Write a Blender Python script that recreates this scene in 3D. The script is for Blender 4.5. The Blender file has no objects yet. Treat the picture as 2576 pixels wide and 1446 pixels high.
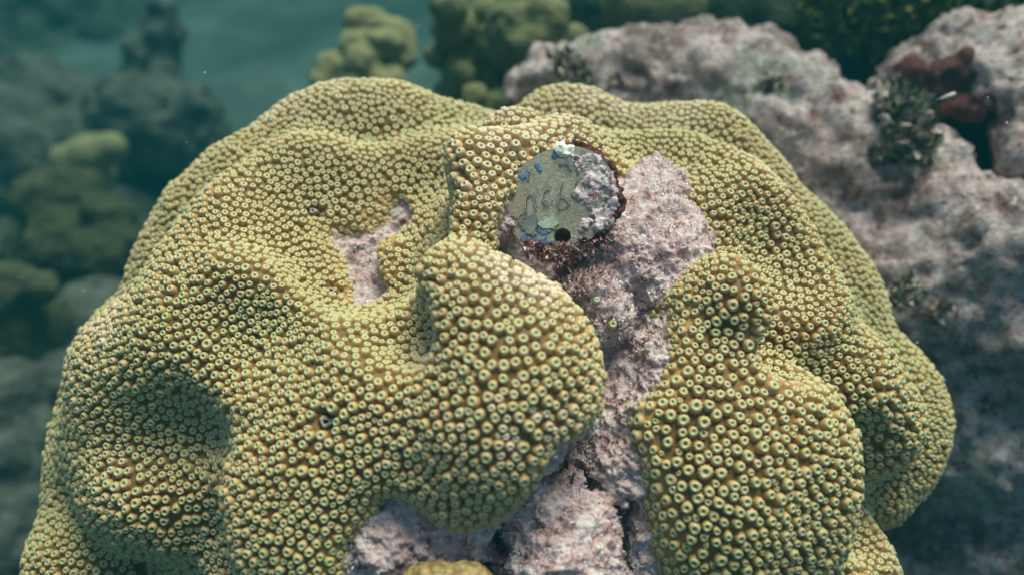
import bpy, bmesh, math, random
import numpy as np
from mathutils import Vector, Matrix
from mathutils.kdtree import KDTree
from mathutils.bvhtree import BVHTree
R = math.radians
random.seed(7)
rng = np.random.default_rng(11)
SC = bpy.context.scene
COL = SC.collection
# ------------------------------------------------------------------ camera (1 unit = 10 cm)
PITCH = R(38)
cam = bpy.data.cameras.new('camera'); cam.sensor_width = 36; cam.lens = 30; cam.clip_start = .05; cam.clip_end = 600
co = bpy.data.objects.new('camera', cam); COL.objects.link(co); SC.camera = co
CAM = np.array([0, -2.45, 2.95]); co.location = CAM; co.rotation_euler = (R(90) - PITCH, 0, 0)
cam.dof.use_dof = True; cam.dof.focus_distance = 3.12; cam.dof.aperture_fstop = .55
# ------------------------------------------------------------------ light from the surface above
w = bpy.data.worlds.new('World'); SC.world = w; w.use_nodes = True
wn = w.node_tree.nodes; wl = w.node_tree.links
SUN_EL, SUN_AZ = R(70), R(36)           # azimuth from +y (behind the coral) towards +x
sky = wn.new('ShaderNodeTexSky'); sky.sky_type = 'NISHITA'; sky.sun_disc = False
sky.sun_elevation = SUN_EL; sky.sun_rotation = SUN_AZ
bg = wn['Background']; bg.inputs['Strength'].default_value = .13
wl.new(sky.outputs[0], bg.inputs['Color'])
sl = bpy.data.lights.new('sun', 'SUN'); sl.energy = 5.0; sl.angle = R(34); sl.color = (1.0, .97, .86)
so = bpy.data.objects.new('sun', sl); COL.objects.link(so)
sd = Vector((math.sin(SUN_AZ) * math.cos(SUN_EL), math.cos(SUN_AZ) * math.cos(SUN_EL), math.sin(SUN_EL)))
so.rotation_euler = sd.to_track_quat('Z', 'Y').to_euler(); so.location = sd * 20
SC.view_settings.view_transform = 'Standard'; SC.view_settings.look = 'None'
SC.view_settings.exposure = 0.42; SC.view_settings.gamma = 1
SC.render.engine = 'CYCLES'
SC.cycles.use_denoising = True
SC.cycles.max_bounces = 6; SC.cycles.volume_bounces = 2; SC.cycles.diffuse_bounces = 3
HAZE_DENSITY = .058; HAZE_COLOR = (.006, .072, .077)
# ------------------------------------------------------------------ helpers: rays of the reference frame (2575 x 1446)
FPX = 2575 * 30 / 36
FW = np.array([0, math.cos(PITCH), -math.sin(PITCH)]); UP = np.array([0, math.sin(PITCH), math.cos(PITCH)]); RT = np.array([1., 0, 0])
def ray(x, y): return FW + (x - 1287.5) / FPX * RT - (y - 723) / FPX * UP
def at(x, y, t): return CAM + ray(x, y) * t
EC = np.array([-.08, .651, -.188]); ES = np.array([2.083, 1.639, 1.549])      # the colony's overall dome
def dome(x, y):
    """point and outward normal of the dome under a reference point (its rim when the ray passes it by)"""
    d = ray(x, y) / ES; o = (CAM - EC) / ES
    a = d @ d; b = d @ o; q = o @ o - 1; D = b * b - a * q
    t = (-b - math.sqrt(D)) / a if D > 0 else -b / a
    p = CAM + ray(x, y) * t
    n = (p - EC) / ES ** 2
    return p, n / np.linalg.norm(n)
def rim(x, y):
    d = ray(x, y) / ES; o = (CAM - EC) / ES; t = -(d @ o) / (d @ d)
    p = CAM + ray(x, y) * t; n = (p - EC) / ES ** 2
    return p, n / np.linalg.norm(n)
# ------------------------------------------------------------------ helpers: noise
def _h(i, j, k, s):
    n = (i * 374761393 + j * 668265263 + k * 2147483647 + s * 974711) & 0xffffffff
    n = ((n ^ (n >> 13)) * 1274126177) & 0xffffffff
    n = ((n ^ (n >> 15)) * 2246822519) & 0xffffffff
    return ((n ^ (n >> 16)) & 0xffff) / 65535.
def vnoise(p, s=0):
    p = np.asarray(p, float); f = np.floor(p); u = p - f; f = f.astype(np.int64); u = u * u * (3 - 2 * u)
    r = 0
    for a in (0, 1):
        wa = u[..., 0] if a else 1 - u[..., 0]
        for b in (0, 1):
            wb = u[..., 1] if b else 1 - u[..., 1]
            for c in (0, 1):
                wc = u[..., 2] if c else 1 - u[..., 2]
                r = r + wa * wb * wc * _h(f[..., 0] + a, f[..., 1] + b, f[..., 2] + c, s)
    return r * 2 - 1
def fbm(p, o=4, s=0, g=.5):
    r = 0; a = 1.; p = np.asarray(p, float)
    for i in range(o): r = r + a * vnoise(p, s + i * 17); a *= g; p = p * 2.03 + 7.7
    return r
# ------------------------------------------------------------------ helpers: implicit shapes and their meshes
def smin(a, b, k):
    h = np.maximum(k - np.abs(a - b), 0) / k
    return np.minimum(a, b) - h * h * k * .25
def smax(a, b, k): return -smin(-a, -b, k)
class Grid:
    def __init__(s, lo, hi, h):
        s.lo = np.array(lo, float); s.h = h
        s.n = np.ceil((np.array(hi) - s.lo) / h).astype(int) + 1
        s.ax = [(s.lo[i] + h * np.arange(s.n[i])).astype(np.float32) for i in range(3)]
    def pts(s, sl=(slice(None),) * 3):
        return np.stack(np.meshgrid(*[s.ax[i][sl[i]] for i in range(3)], indexing='ij'), -1)
    def box(s, lo, hi):
        a = np.clip(np.floor((np.array(lo) - s.lo) / s.h).astype(int), 0, s.n)
        b = np.clip(np.ceil((np.array(hi) - s.lo) / s.h).astype(int) + 1, 0, s.n)
        return tuple(slice(int(a[i]), int(b[i])) for i in range(3))
def capsule(P, a, b, ra, rb):
    a = np.asarray(a, np.float32); b = np.asarray(b, np.float32)
    ab = b - a; L = float(ab @ ab)
    t = np.clip(((P - a) @ ab) / L, 0, 1) if L > 1e-9 else np.zeros(P.shape[:-1], np.float32)
    return np.linalg.norm(P - a - t[..., None] * ab, axis=-1) - (ra + (rb - ra) * t)
def add_caps(G, F, prims, sub=False):
    """prims: (a, ra, b, rb, k) smooth-joined to (or cut from) the field"""
    for a, ra, b, rb, k in prims:
        m = max(ra, rb) + max(.35, k * 1.5)
        sl = G.box(np.minimum(a, b) - m, np.maximum(a, b) + m)
        if min(x.stop - x.start for x in sl) <= 0: continue
        d = capsule(G.pts(sl), a, b, ra, rb)
        F[sl] = smax(F[sl], -d, k) if sub else smin(F[sl], d, k)
    return F
def surface_nets(F, G):
    s = F < 0; n = np.array(F.shape)
    cs = n - 1
    cnt = np.zeros(cs, np.int8)
    cor = [(i, j, k) for i in (0, 1) for j in (0, 1) for k in (0, 1)]
    for i, j, k in cor: cnt += s[i:i + cs[0], j:j + cs[1], k:k + cs[2]]
    act = (cnt > 0) & (cnt < 8)
    idx = np.full(cs, -1, np.int64); ids = np.argwhere(act); idx[act] = np.arange(len(ids))
    V = np.zeros((len(ids), 3)); W = np.zeros(len(ids))
    val = {c: F[ids[:, 0] + c[0], ids[:, 1] + c[1], ids[:, 2] + c[2]].astype(float) for c in cor}
    for c in cor:
        for ax in range(3):
            if c[ax]: continue
            d = list(c); d[ax] = 1; d = tuple(d)
            va, vb = val[c], val[d]; x = (va < 0) != (vb < 0)
            t = np.where(x, va / np.where(x, va - vb, 1), 0)
            p = np.tile(np.array(c, float), (len(ids), 1)); p[:, ax] += t
            V += p * x[:, None]; W += x
    V = G.lo + (ids + V / W[:, None]) * G.h
    Q = []
    for ax in range(3):
        u, v = (ax + 1) % 3, (ax + 2) % 3
        a = [slice(0, n[0]), slice(0, n[1]), slice(0, n[2])]; a[ax] = slice(0, n[ax] - 1); a[u] = slice(1, n[u] - 1); a[v] = slice(1, n[v] - 1)
        b = list(a); b[ax] = slice(1, n[ax])
        sa, sb = s[tuple(a)], s[tuple(b)]
        for flip, m in ((0, sa & ~sb), (1, ~sa & sb)):
            e = np.argwhere(m)
            if not len(e): continue
            off = np.zeros(3, int); off[u] = 1; off[v] = 1; e = e + off
            du = np.zeros(3, int); du[u] = 1; dv = np.zeros(3, int); dv[v] = 1
            q = [idx[tuple((e - x).T)] for x in (0 * du, du, du + dv, dv)]
            Q.append(np.stack(q if not flip else q[::-1], -1))
    return V, np.concatenate(Q)
def vnormals(V, Q):
    n = np.cross(V[Q[:, 2]] - V[Q[:, 0]], V[Q[:, 3]] - V[Q[:, 1]])
    N = np.zeros_like(V)
    for i in range(4): np.add.at(N, Q[:, i], n)
    return N / np.maximum(np.linalg.norm(N, axis=1), 1e-12)[:, None]
def mesh_np(name, V, Q, smooth=True):
    me = bpy.data.meshes.new(name); k = Q.shape[1]
    me.vertices.add(len(V)); me.vertices.foreach_set('co', np.ascontiguousarray(V, np.float32).ravel())
    me.loops.add(len(Q) * k); me.loops.foreach_set('vertex_index', np.ascontiguousarray(Q, np.int32).ravel())
    me.polygons.add(len(Q)); me.polygons.foreach_set('loop_start', np.arange(0, len(Q) * k, k, dtype=np.int32))
    me.polygons.foreach_set('loop_total', np.full(len(Q), k, np.int32))
    me.polygons.foreach_set('use_smooth', np.full(len(Q), smooth))
    me.update(calc_edges=True); me.validate()
    return me
def obj(name, me, mat=None, parent=None):
    o = bpy.data.objects.new(name, me); COL.objects.link(o)
    if mat and me: me.materials.append(mat)
    if parent: o.parent = parent
    return o
def tag(o, label, cat, group=None, kind=None):
    if label: o['label'] = label
    if cat: o['category'] = cat
    if group: o['group'] = group
    if kind: o['kind'] = kind
    return o
def empty(name, loc=(0, 0, 0)):
    e = bpy.data.objects.new(name, None); e.location = loc; e.empty_display_size = .1; COL.objects.link(e); return e
def keep(o, parent):
    o.parent = parent; o.matrix_parent_inverse = Matrix.Translation(-Vector(parent.location)); return o
def attr(me, name, data):
    a = me.attributes.new(name, 'FLOAT_COLOR', 'POINT'); a.data.foreach_set('color', np.ascontiguousarray(data, np.float32).ravel())
# ------------------------------------------------------------------ helpers: materials
class M:
    def __init__(s, name, rough=.8, spec=.2):
        s.m = bpy.data.materials.new(name); s.m.use_nodes = True
        s.t = s.m.node_tree; s.b = s.t.nodes['Principled BSDF']
        s.b.inputs['Roughness'].default_value = rough; s.b.inputs['Specular IOR Level'].default_value = spec
        s.co = s.t.nodes.new('ShaderNodeTexCoord').outputs['Object']
    def link(s, a, b): s.t.links.new(a, b)
    def noise(s, scale, detail=4, rough=.55, dist=0., vec=None):
        n = s.t.nodes.new('ShaderNodeTexNoise'); n.inputs['Scale'].default_value = scale; n.inputs['Detail'].default_value = detail
        n.inputs['Roughness'].default_value = rough; n.inputs['Distortion'].default_value = dist
        s.link(vec or s.co, n.inputs['Vector']); return n.outputs['Fac']
    def voro(s, scale, out='Distance', rnd=1.):
        n = s.t.nodes.new('ShaderNodeTexVoronoi'); n.inputs['Scale'].default_value = scale; n.inputs['Randomness'].default_value = rnd
        s.link(s.co, n.inputs['Vector']); return n.outputs[out]
    def ramp(s, fac, stops, interp='LINEAR'):
        n = s.t.nodes.new('ShaderNodeValToRGB'); r = n.color_ramp; r.interpolation = interp
        while len(r.elements) < len(stops): r.elements.new(.5)
        for e, (p, c) in zip(r.elements, stops):
            e.position = p; e.color = (*c, 1) if hasattr(c, '__len__') else (c, c, c, 1)
        s.link(fac, n.inputs['Fac']); return n.outputs['Color']
    def mix(s, f, a, b, mode='MIX'):
        n = s.t.nodes.new('ShaderNodeMix'); n.data_type = 'RGBA'; n.blend_type = mode
        for v, i in ((f, 0), (a, 6), (b, 7)):
            if hasattr(v, 'is_linked') or hasattr(v, 'links'): s.link(v, n.inputs[i])
            elif i: n.inputs[i].default_value = (*v, 1)
            else: n.inputs[0].default_value = v
        return n.outputs[2]
    def math(s, op, a, b=0.):
        n = s.t.nodes.new('ShaderNodeMath'); n.operation = op
        for i, v in enumerate((a, b)):
            if hasattr(v, 'links'): s.link(v, n.inputs[i])
            else: n.inputs[i].default_value = v
        return n.outputs[0]
    def attr(s, name):
        n = s.t.nodes.new('ShaderNodeAttribute'); n.attribute_name = name
        p = s.t.nodes.new('ShaderNodeSeparateColor'); s.link(n.outputs['Color'], p.inputs[0])
        return p.outputs[0], p.outputs[1], p.outputs[2], n.outputs['Alpha'], n.outputs['Color']
    def color(s, c):
        if hasattr(c, 'links'): s.link(c, s.b.inputs['Base Color'])
        else: s.b.inputs['Base Color'].default_value = (*c, 1)
        return s
    def bump(s, h, strength=.5, dist=.02):
        n = s.t.nodes.new('ShaderNodeBump'); n.inputs['Strength'].default_value = strength; n.inputs['Distance'].default_value = dist
        s.link(h, n.inputs['Height']); s.link(n.outputs[0], s.b.inputs['Normal']); return s
    def sss(s, wgt, rad, scale=.02):
        s.b.inputs['Subsurface Weight'].default_value = wgt; s.b.inputs['Subsurface Radius'].default_value = rad
        s.b.inputs['Subsurface Scale'].default_value = scale; return s
def mottled(name, cols, scale, bump=.6, fine=40., bdist=.03, rough=.9):
    m = M(name, rough); n = m.noise(scale, 6, .65, .4); n2 = m.noise(scale * 3.1, 5, .7); f = m.math('ADD', m.math('MULTIPLY', n, .55), m.math('MULTIPLY', n2, .45))
    k = len(cols); c = m.ramp(f, [(.32 + .36 * i / (k - 1), cols[i]) for i in range(k)])
    m.color(c); m.bump(m.math('ADD', n2, m.noise(fine, 3)), bump, bdist); return m.m
# polyps: pale green mouth ring, tan ribbed flanks, olive pit; each a little different
m = M('polyp_tissue', .5, .35)
rimw, pitw, rnd, pale, _ = m.attr('tint')
grn = m.ramp(m.noise(1.3, 3), [(.4, 0), (.62, 1)])
side = m.mix(m.noise(3, 3), (.42, .245, .085), (.55, .345, .135)); side = m.mix(m.math('MULTIPLY', rnd, .5), side, (.45, .28, .095))
side = m.mix(m.math('MULTIPLY', grn, .45), side, (.36, .27, .085))
c = m.mix(rimw, side, m.mix(grn, (.50, .49, .25), (.43, .455, .225))); c = m.mix(pitw, c, (.32, .23, .05)); c = m.mix(pale, c, (.74, .58, .44))
m.color(c); MAT_POLYP = m.m
m = M('coral_tissue', .55, .3)
lip = m.attr('tint')[0]
c = m.ramp(m.noise(4, 4), [(.3, (.13, .068, .017)), (.7, (.21, .115, .028))]); c = m.mix(lip, c, (.44, .27, .08))  # brown tissue, its tone lowered to deepen the shade between polyps
m.color(c); m.bump(m.noise(60, 3), .4, .01); MAT_TISSUE = m.m
# dead skeleton: pink coralline crust, pale sediment, brown turf
m = M('dead_skeleton_crust', .95, .1)
n1 = m.noise(4.2, 5, .6, .3); n2 = m.noise(14, 6, .7); n3 = m.noise(70, 4, .75)
c = m.ramp(n1, [(.34, (.58, .40, .38)), (.46, (.73, .47, .42)), (.55, (.50, .22, .18)), (.68, (.78, .65, .57))])
pl = m.ramp(m.noise(9, 2, .4, 1.5), [(.40, (.62, .40, .42)), (.47, (.74, .60, .56)), (.50, (.42, .22, .23)), (.58, (.66, .42, .38))], 'CONSTANT')
c = m.mix(.38, c, pl); c = m.mix(.22, c, (.88, .70, .58)); c = m.mix(m.ramp(n2, [(.50, 0), (.6, .9)]), c, (.83, .70, .63)); c = m.mix(m.ramp(n2, [(.36, 1), (.45, 0)]), c, (.22, .10, .085))
c = m.mix(m.ramp(n3, [(.54, 0), (.64, .65)]), c, (.88, .82, .77)); c = m.mix(m.ramp(n3, [(.32, .7), (.41, 0)]), c, (.2, .13, .135))
m.color(c); m.bump(m.math('ADD', n2, n3), .8, .03); MAT_DEAD = m.m
m = M('turf_algae', .9, .1); *_, cc = m.attr('tint'); m.color(cc); MAT_TURF = m.m
m = M('rock_crust', .95, .1)
n1 = m.noise(1.3, 4, .6, .5); n2 = m.noise(5, 6, .65, .5); n3 = m.noise(19, 5, .7)
c = m.ramp(n2, [(.36, (.22, .11, .09)), (.45, (.52, .36, .31)), (.53, (.68, .54, .48)), (.60, (.48, .28, .24)), (.68, (.82, .73, .67))])
c = m.mix(m.ramp(n1, [(.50, 0), (.60, .75)]), c, (.20, .13, .11)); c = m.mix(m.ramp(n1, [(.36, .6), (.44, 0)]), c, (.27, .29, .21))
c = m.mix(m.ramp(n3, [(.36, .9), (.44, 0)]), c, (.07, .045, .04)); c = m.mix(m.ramp(n3, [(.57, 0), (.66, .8)]), c, (.84, .77, .71))
m.color(c); m.bump(m.math('ADD', n2, m.math('MULTIPLY', n3, .7)), 1., .09); MAT_ROCK = m.m
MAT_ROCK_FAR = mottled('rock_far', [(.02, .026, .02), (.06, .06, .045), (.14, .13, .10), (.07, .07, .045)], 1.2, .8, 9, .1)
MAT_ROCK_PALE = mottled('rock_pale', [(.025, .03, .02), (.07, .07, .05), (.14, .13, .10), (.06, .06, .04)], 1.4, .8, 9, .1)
MAT_WALL = mottled('shaded_algae_rock', [(.012, .018, .010), (.03, .04, .018), (.055, .06, .025)], 1.6, .8, 9, .1)  # near-black tones put the wall's shade into its colour
MAT_FARCORAL = mottled('mustard_coral', [(.19, .16, .065), (.27, .23, .10), (.34, .295, .14)], 2.5, .4, 22, .03)
MAT_FARCORAL2 = mottled('olive_coral', [(.08, .08, .03), (.15, .145, .06), (.23, .215, .095)], 2.5, .4, 16, .03)
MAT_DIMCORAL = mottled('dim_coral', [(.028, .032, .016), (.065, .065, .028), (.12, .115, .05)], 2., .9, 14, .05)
MAT_KNOB = mottled('yellow_coral', [(.32, .21, .06), (.44, .31, .10), (.50, .38, .13)], 5, .9, 45, .03)
MAT_SAND = mottled('sand', [(.05, .06, .05), (.10, .11, .09), (.20, .22, .18)], .25, .3, 4, .1)
MAT_RED = mottled('red_crust', [(.04, .011, .009), (.09, .026, .02), (.17, .075, .06)], 5, .8, 30, .03)
# ------------------------------------------------------------------ the setting: sea bed, reef slope, water
def ground():
    n = 140; u = np.linspace(-1, 1, n); X, Y = np.meshgrid(np.sign(u) * np.abs(u) ** 1.6 * 120, np.sign(u) * np.abs(u) ** 1.6 * 120, indexing='ij')
    Y = Y + 10
    P = np.stack([X, Y, 0 * X], -1)
    Z = -4.6 - .02 * np.maximum(Y - 10, 0) + .5 * fbm(P * .15, 3, 3) + .9 * fbm(P * .4, 3, 9) * np.exp(-((X + 9) ** 2 + (Y - 9) ** 2) / 90)
    V = np.stack([X, Y, Z], -1).reshape(-1, 3); i = np.arange(n * n).reshape(n, n)
    Q = np.stack([i[:-1, :-1], i[1:, :-1], i[1:, 1:], i[:-1, 1:]], -1).reshape(-1, 4)
    tag(obj('seabed', mesh_np('seabed', V, Q), MAT_SAND), None, None, kind='structure')
ground()
def blob(name, prims, mat, h, k=.12, disp=(), subs=(), label=None, cat=None, parent=None, group=None, kind=None, floor=None):
    """one implicit body from capsules (a, ra, b, rb); disp: (scale, amount, octaves, seed)"""
    pr = [(np.asarray(a, float), ra, np.asarray(b, float), rb, k) for a, ra, b, rb in prims]
    lo = np.min([np.minimum(p[0], p[2]) - max(p[1], p[3]) for p in pr], 0) - 3 * h - k
    hi = np.max([np.maximum(p[0], p[2]) + max(p[1], p[3]) for p in pr], 0) + 3 * h + k
    if floor is not None: lo[2] = max(lo[2], floor)
    G = Grid(lo, hi, h); F = np.full(G.n, .6, np.float32)
    P = G.pts()
    for a, ra, b, rb, kk in pr: F = smin(F, capsule(P, a, b, ra, rb), kk)
    for a, ra, b, rb in subs: F = smax(F, -capsule(P, a, b, ra, rb), .06)
    F[0] = F[-1] = .5; F[:, 0] = F[:, -1] = .5; F[:, :, 0] = F[:, :, -1] = .5
    V, Q = surface_nets(F, G)
    for sc, am, oc, sd_ in disp:
        N = vnormals(V, Q); V = V + N * (am * fbm(V * sc, oc, sd_))[:, None]
    loc = V.min(0) * [0, 0, 1] + V.mean(0) * [1, 1, 0]
    o = obj(name, mesh_np(name, V - loc, Q), mat); o.location = loc
    if label: tag(o, label, cat, group, kind)
    if parent: keep(o, parent)
    return o
def S(x, y, t, r, x2=None, y2=None, t2=None, r2=None):
    """sphere or capsule whose near side shows at a reference point t away"""
    a = at(x, y, t) + ray(x, y) * r
    if x2 is None: return (a, r, a, r)
    r2 = r2 or r
    return (a, r, at(x2, y2, t2 or t) + ray(x2, y2) * r2, r2)
# ------------------------------------------------------------------ THE COLONY
OUT = [(60, 1520), (112, 1400), (105, 1290), (110, 1180), (128, 1080), (150, 1000), (165, 900), (215, 830), (300, 740), (340, 640), (370, 560), (440, 450), (540, 360), (640, 310), (710, 265),
       (760, 225), (830, 203), (930, 200), (1000, 225), (1080, 250), (1150, 262), (1215, 288)]
OUT2 = [(1380, 250), (1420, 217), (1460, 212), (1500, 230), (1560, 258), (1640, 268), (1740, 262), (1830, 264), (1870, 300), (1890, 340), (1940, 370), (1970, 420), (1990, 450), (2060, 500),
        (2120, 560), (2180, 640), (2220, 710), (2237, 780), (2225, 825), (2260, 860), (2340, 940), (2390, 1010), (2403, 1080), (2380, 1160), (2330, 1250)]
prims, subs = [], []
def chain(pts, k=.1):
    """ridge of the colony: (x, y, radius, height above the dome)"""
    q = []
    for x, y, r, l in pts:
        p, n = dome(x, y); q.append((p + n * (l - r), r))
    if len(q) == 1: q.append(q[0])
    for (a, ra), (b, rb) in zip(q[:-1], q[1:]): prims.append((a, ra, b, rb, k))
def pit(x, y, r, l, k=.1):
    p, n = dome(x, y); c = p + n * (r + l); subs.append((c, r, c, r, k))
for O, rr in ((OUT, .27), (OUT2, .22)):
    q = []
    for x, y in O:
        p, n = rim(x, y); q.append(p - n * (rr + .035))
    for a, b in zip(q[:-1], q[1:]): prims.append((a, rr, b, rr, .06))
# left side
chain([(700, 380, .3, .02), (560, 520, .3, .03), (450, 680, .3, .03), (380, 800, .3, .02)], .12)
chain([(480, 720, .18, .02), (620, 705, .2, .07), (730, 690, .18, .05)], .12)
pit(640, 850, .25, -.05, .2)
chain([(290, 1000, .3, -.01), (350, 1050, .22, -.05)], .2)
chain([(220, 1060, .25, .03), (250, 930, .25, .03), (400, 850, .25, .0), (560, 900, .24, .02), (650, 950, .2, .05), (740, 1020, .16, .03)], .18)
chain([(180, 1150, .3, .02), (260, 1260, .24, .03), (400, 1270, .2, .03), (540, 1200, .16, .04)], .12)
chain([(730, 1090, .14, .02), (655, 1170, .17, .06), (605, 1260, .18, .10), (575, 1370, .2, .11), (550, 1480, .22, .11)], .07)
chain([(760, 1230, .25, .08), (740, 1350, .3, .10), (720, 1500, .3, .10)])
chain([(820, 1150, .2, .04), (950, 1130, .22, .03)], .15)
for (x, y), (x2, y2) in (((940, 760), (1000, 800)), ((1000, 800), (1050, 850))):
    (p, n), (p2, n2) = dome(x, y), dome(x2, y2); subs.append((p + n * .02, .06, p2 + n2 * .035, .055, .2))
va = [(1010, 345), (935, 440), (885, 530), (860, 610)]
for (x, y), (x2, y2) in zip(va[:-1], va[1:]):
    (p, n), (p2, n2) = dome(x, y), dome(x2, y2); subs.append((p - n * .13, .20, p2 - n2 * .13, .20, .12))
pit(440, 1150, .2, -.13, .25); pit(480, 1340, .2, -.11, .15); pit(490, 1440, .25, -.12, .12)
pit(850, 460, .42, -.28, .18); pit(940, 560, .28, -.27, .15); pit(905, 450, .2, -.2, .08); pit(895, 610, .15, -.16, .08)
# middle: the nose and the ridge behind it
chain([(1100, 630, .08, .07), (1100, 700, .15, .12), (1195, 800, .2, .19), (1270, 930, .29, .21), (1240, 1060, .3, .18), (1170, 1190, .28, .09), (1120, 1265, .16, -.01)], .10)
chain([(1055, 735, .11, .06), (1075, 800, .14, .02), (1090, 930, .2, .04)], .14)
chain([(1350, 870, .16, .10), (1390, 980, .16, .07)], .15)
chain([(930, 880, .28, .02), (920, 1000, .28, .02), (980, 1090, .28, .02)], .15)
chain([(1035, 600, .10, .06), (1030, 530, .12, .12), (1060, 460, .14, .15), (1160, 430, .15, .13), (1290, 410, .15, .09), (1430, 335, .2, .04)], .06)
chain([(1140, 540, .15, .11), (1240, 510, .14, .08)])
chain([(985, 645, .09, .0), (1005, 700, .09, .0)], .04)
chain([(1300, 285, .15, .0)], .02)
# right side
chain([(1600, 350, .3, .0), (1750, 370, .3, .0), (1880, 450, .28, .02), (1960, 560, .28, .02), (2080, 720, .28, .02)], .12)
pit(1960, 640, .3, -.15, .12); pit(1660, 360, .3, -.13, .12)
chain([(1775, 755, .14, .07), (1840, 760, .17, .16), (1890, 815, .13, .13)], .06)
chain([(1715, 860, .15, .03), (1810, 880, .2, .05)])
pit(1965, 870, .16, -.14, .08)
chain([(1930, 960, .18, .05), (1975, 1040, .2, .10), (2020, 1140, .2, .13), (2030, 1230, .18, .13), (2010, 1330, .17, .12), (1990, 1480, .2, .11)])
chain([(1800, 1020, .28, .06), (1860, 1150, .3, .09), (1840, 1300, .32, .10), (1830, 1480, .35, .11)], .14)
chain([(1670, 1050, .14, .01), (1670, 1150, .14, .01)])
chain([(2230, 960, .25, .03), (2290, 1060, .22, .04)])
pit(2190, 1190, .22, -.16); pit(2210, 1330, .16, -.2)
chain([(2180, 1420, .2, .04), (2230, 1560, .2, .04)])
# the patches where the tissue has died back, as outlines over the dome
DEAD = [[(1690, 345), (1715, 400), (1740, 450), (1735, 500), (1810, 535), (1790, 590), (1750, 660), (1715, 705), (1705, 755), (1705, 800), (1712, 850), (1695, 920), (1660, 990), (1622, 1050), (1622, 1130), (1640, 1210),
         (1655, 1300), (1665, 1400), (1695, 1520), (1250, 1520), (900, 1520), (870, 1400), (885, 1340), (940, 1285), (960, 1238), (1020, 1242), (1060, 1280), (1110, 1318), (1180, 1328), (1245, 1310), (1295, 1260), (1330, 1200),
         (1362, 1130), (1410, 1100), (1470, 1062), (1502, 1020), (1512, 950), (1495, 860), (1440, 750), (1380, 680), (1300, 605), (1235, 580), (1255, 530), (1300, 470), (1400, 400), (1520, 400), (1590, 430), (1640, 400)],
        [(785, 545), (860, 520), (930, 495), (970, 440), (1020, 470), (1005, 530), (960, 580), (945, 640), (960, 700), (995, 750), (955, 790), (890, 780), (845, 710), (810, 630)],
        [(800, 1050), (820, 1046), (835, 1058), (860, 1072), (835, 1076), (808, 1068)],
        [(778, 518), (796, 540), (806, 560), (792, 556)], [(812, 716), (835, 732), (850, 752), (826, 742)]]
AX = (dome(1287, 800)[0] - EC) / ES; AX /= np.linalg.norm(AX)
AU = np.cross([0, 0, 1.], AX); AU /= np.linalg.norm(AU); AV = np.cross(AX, AU)
def chart(P):
    d = (P - EC) / ES; d = d / np.maximum(np.linalg.norm(d, axis=-1, keepdims=True), 1e-6)
    k = 2 / (1 + d @ AX); return np.stack([d @ AU * k, d @ AV * k], -1) * 1.75
def poly_sd(U, poly):
    d = np.full(U.shape[:-1], 1e9); ins = np.zeros(U.shape[:-1], bool)
    for a, b in zip(poly, np.roll(poly, -1, 0)):
        e = b - a; v = U - a; t = np.clip((v @ e) / (e @ e), 0, 1); q = v - t[..., None] * e
        d = np.minimum(d, (q * q).sum(-1))
        c = ((a[1] > U[..., 1]) != (b[1] > U[..., 1])) & (U[..., 0] < (b[0] - a[0]) * (U[..., 1] - a[1]) / (b[1] - a[1] + 1e-12) + a[0]); ins ^= c
    return np.sqrt(d) * np.where(ins, -1, 1)
def wobble(poly, n=3):
    P = np.array([chart(dome(x, y)[0]) for x, y in poly]); out = []
    for a, b in zip(P, np.roll(P, -1, 0)):
        for i in range(n): out.append(a + (b - a) * i / n + rng.normal(size=2) * .006)
    return np.array(out)
DPOLY = [wobble(p) for p in DEAD]
DPOLY = DPOLY[:2]
def dead_sd(P):
    U = chart(np.asarray(P, float)); return np.min([poly_sd(U, p) - (.03 if i == 1 else 0) for i, p in enumerate(DPOLY)], 0)
G = Grid((-2.4, -1.25, -.75), (2.3, 2.5, 1.75), .024)
P = G.pts(); q = (P - EC.astype(np.float32)) / ES.astype(np.float32); k0 = np.linalg.norm(q, axis=-1); k1 = np.linalg.norm(q / ES.astype(np.float32), axis=-1)
F = (k0 * (k0 - 1) / np.maximum(k1, 1e-3)).astype(np.float32) + .17
F = add_caps(G, F, prims); F = add_caps(G, F, subs, True)
del q, k0, k1
def surf(x, y, Fl, t0=2.2):
    """first point of a body met by the ray through a reference point"""
    for t in np.arange(t0, 4.8, .008):
        p = at(x, y, t); i = np.round((p - G.lo) / G.h).astype(int)
        if (i >= 0).all() and (i < G.n).all() and Fl[tuple(i)] < 0: return p
    return dome(x, y)[0]
la, lb_ = surf(990, 640, F), surf(1000, 690, F)      # the small lump between the bare patch and the nose
F = add_caps(G, F, [(la - RT * .0 - UP * .02, .075, lb_ - UP * .03, .065, .025)])
near = np.abs(F) < .3
tr_ = [(838, 590), (870, 575), (905, 580), (950, 550), (975, 500), (1010, 500), (1025, 540), (990, 570), (955, 600), (935, 640), (945, 690), (965, 725), (925, 755), (900, 760), (885, 700), (865, 650)]
tr_ = [np.array(a) + (np.array(b) - a) * k / 4 for a, b in zip(np.array(tr_, float), np.roll(np.array(tr_, float), -1, 0)) for k in range(4)]
DPOLY[1] = chart(np.array([surf(x, y, F) for x, y in tr_])) + rng.normal(size=(len(tr_), 2)) * .006
HOLES = [(surf(x, y, F), r) for x, y, r in ((818, 1060, .034), (786, 530, .026), (832, 730, .026))]
CUT = np.full(F.shape, 9., np.float32); CUT[near] = dead_sd(P[near])
live = np.where(near, smax(F, -CUT - .005, .05), F)
for p, r in HOLES: live = add_caps(G, live, [(p + (p - EC) * .01, r * .85, p + (EC - p) * .13, r * .6, .012)], True)
for f in (live,): f[0] = f[-1] = .3; f[:, 0] = f[:, -1] = .3; f[:, :, 0] = f[:, :, -1] = .3
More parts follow.
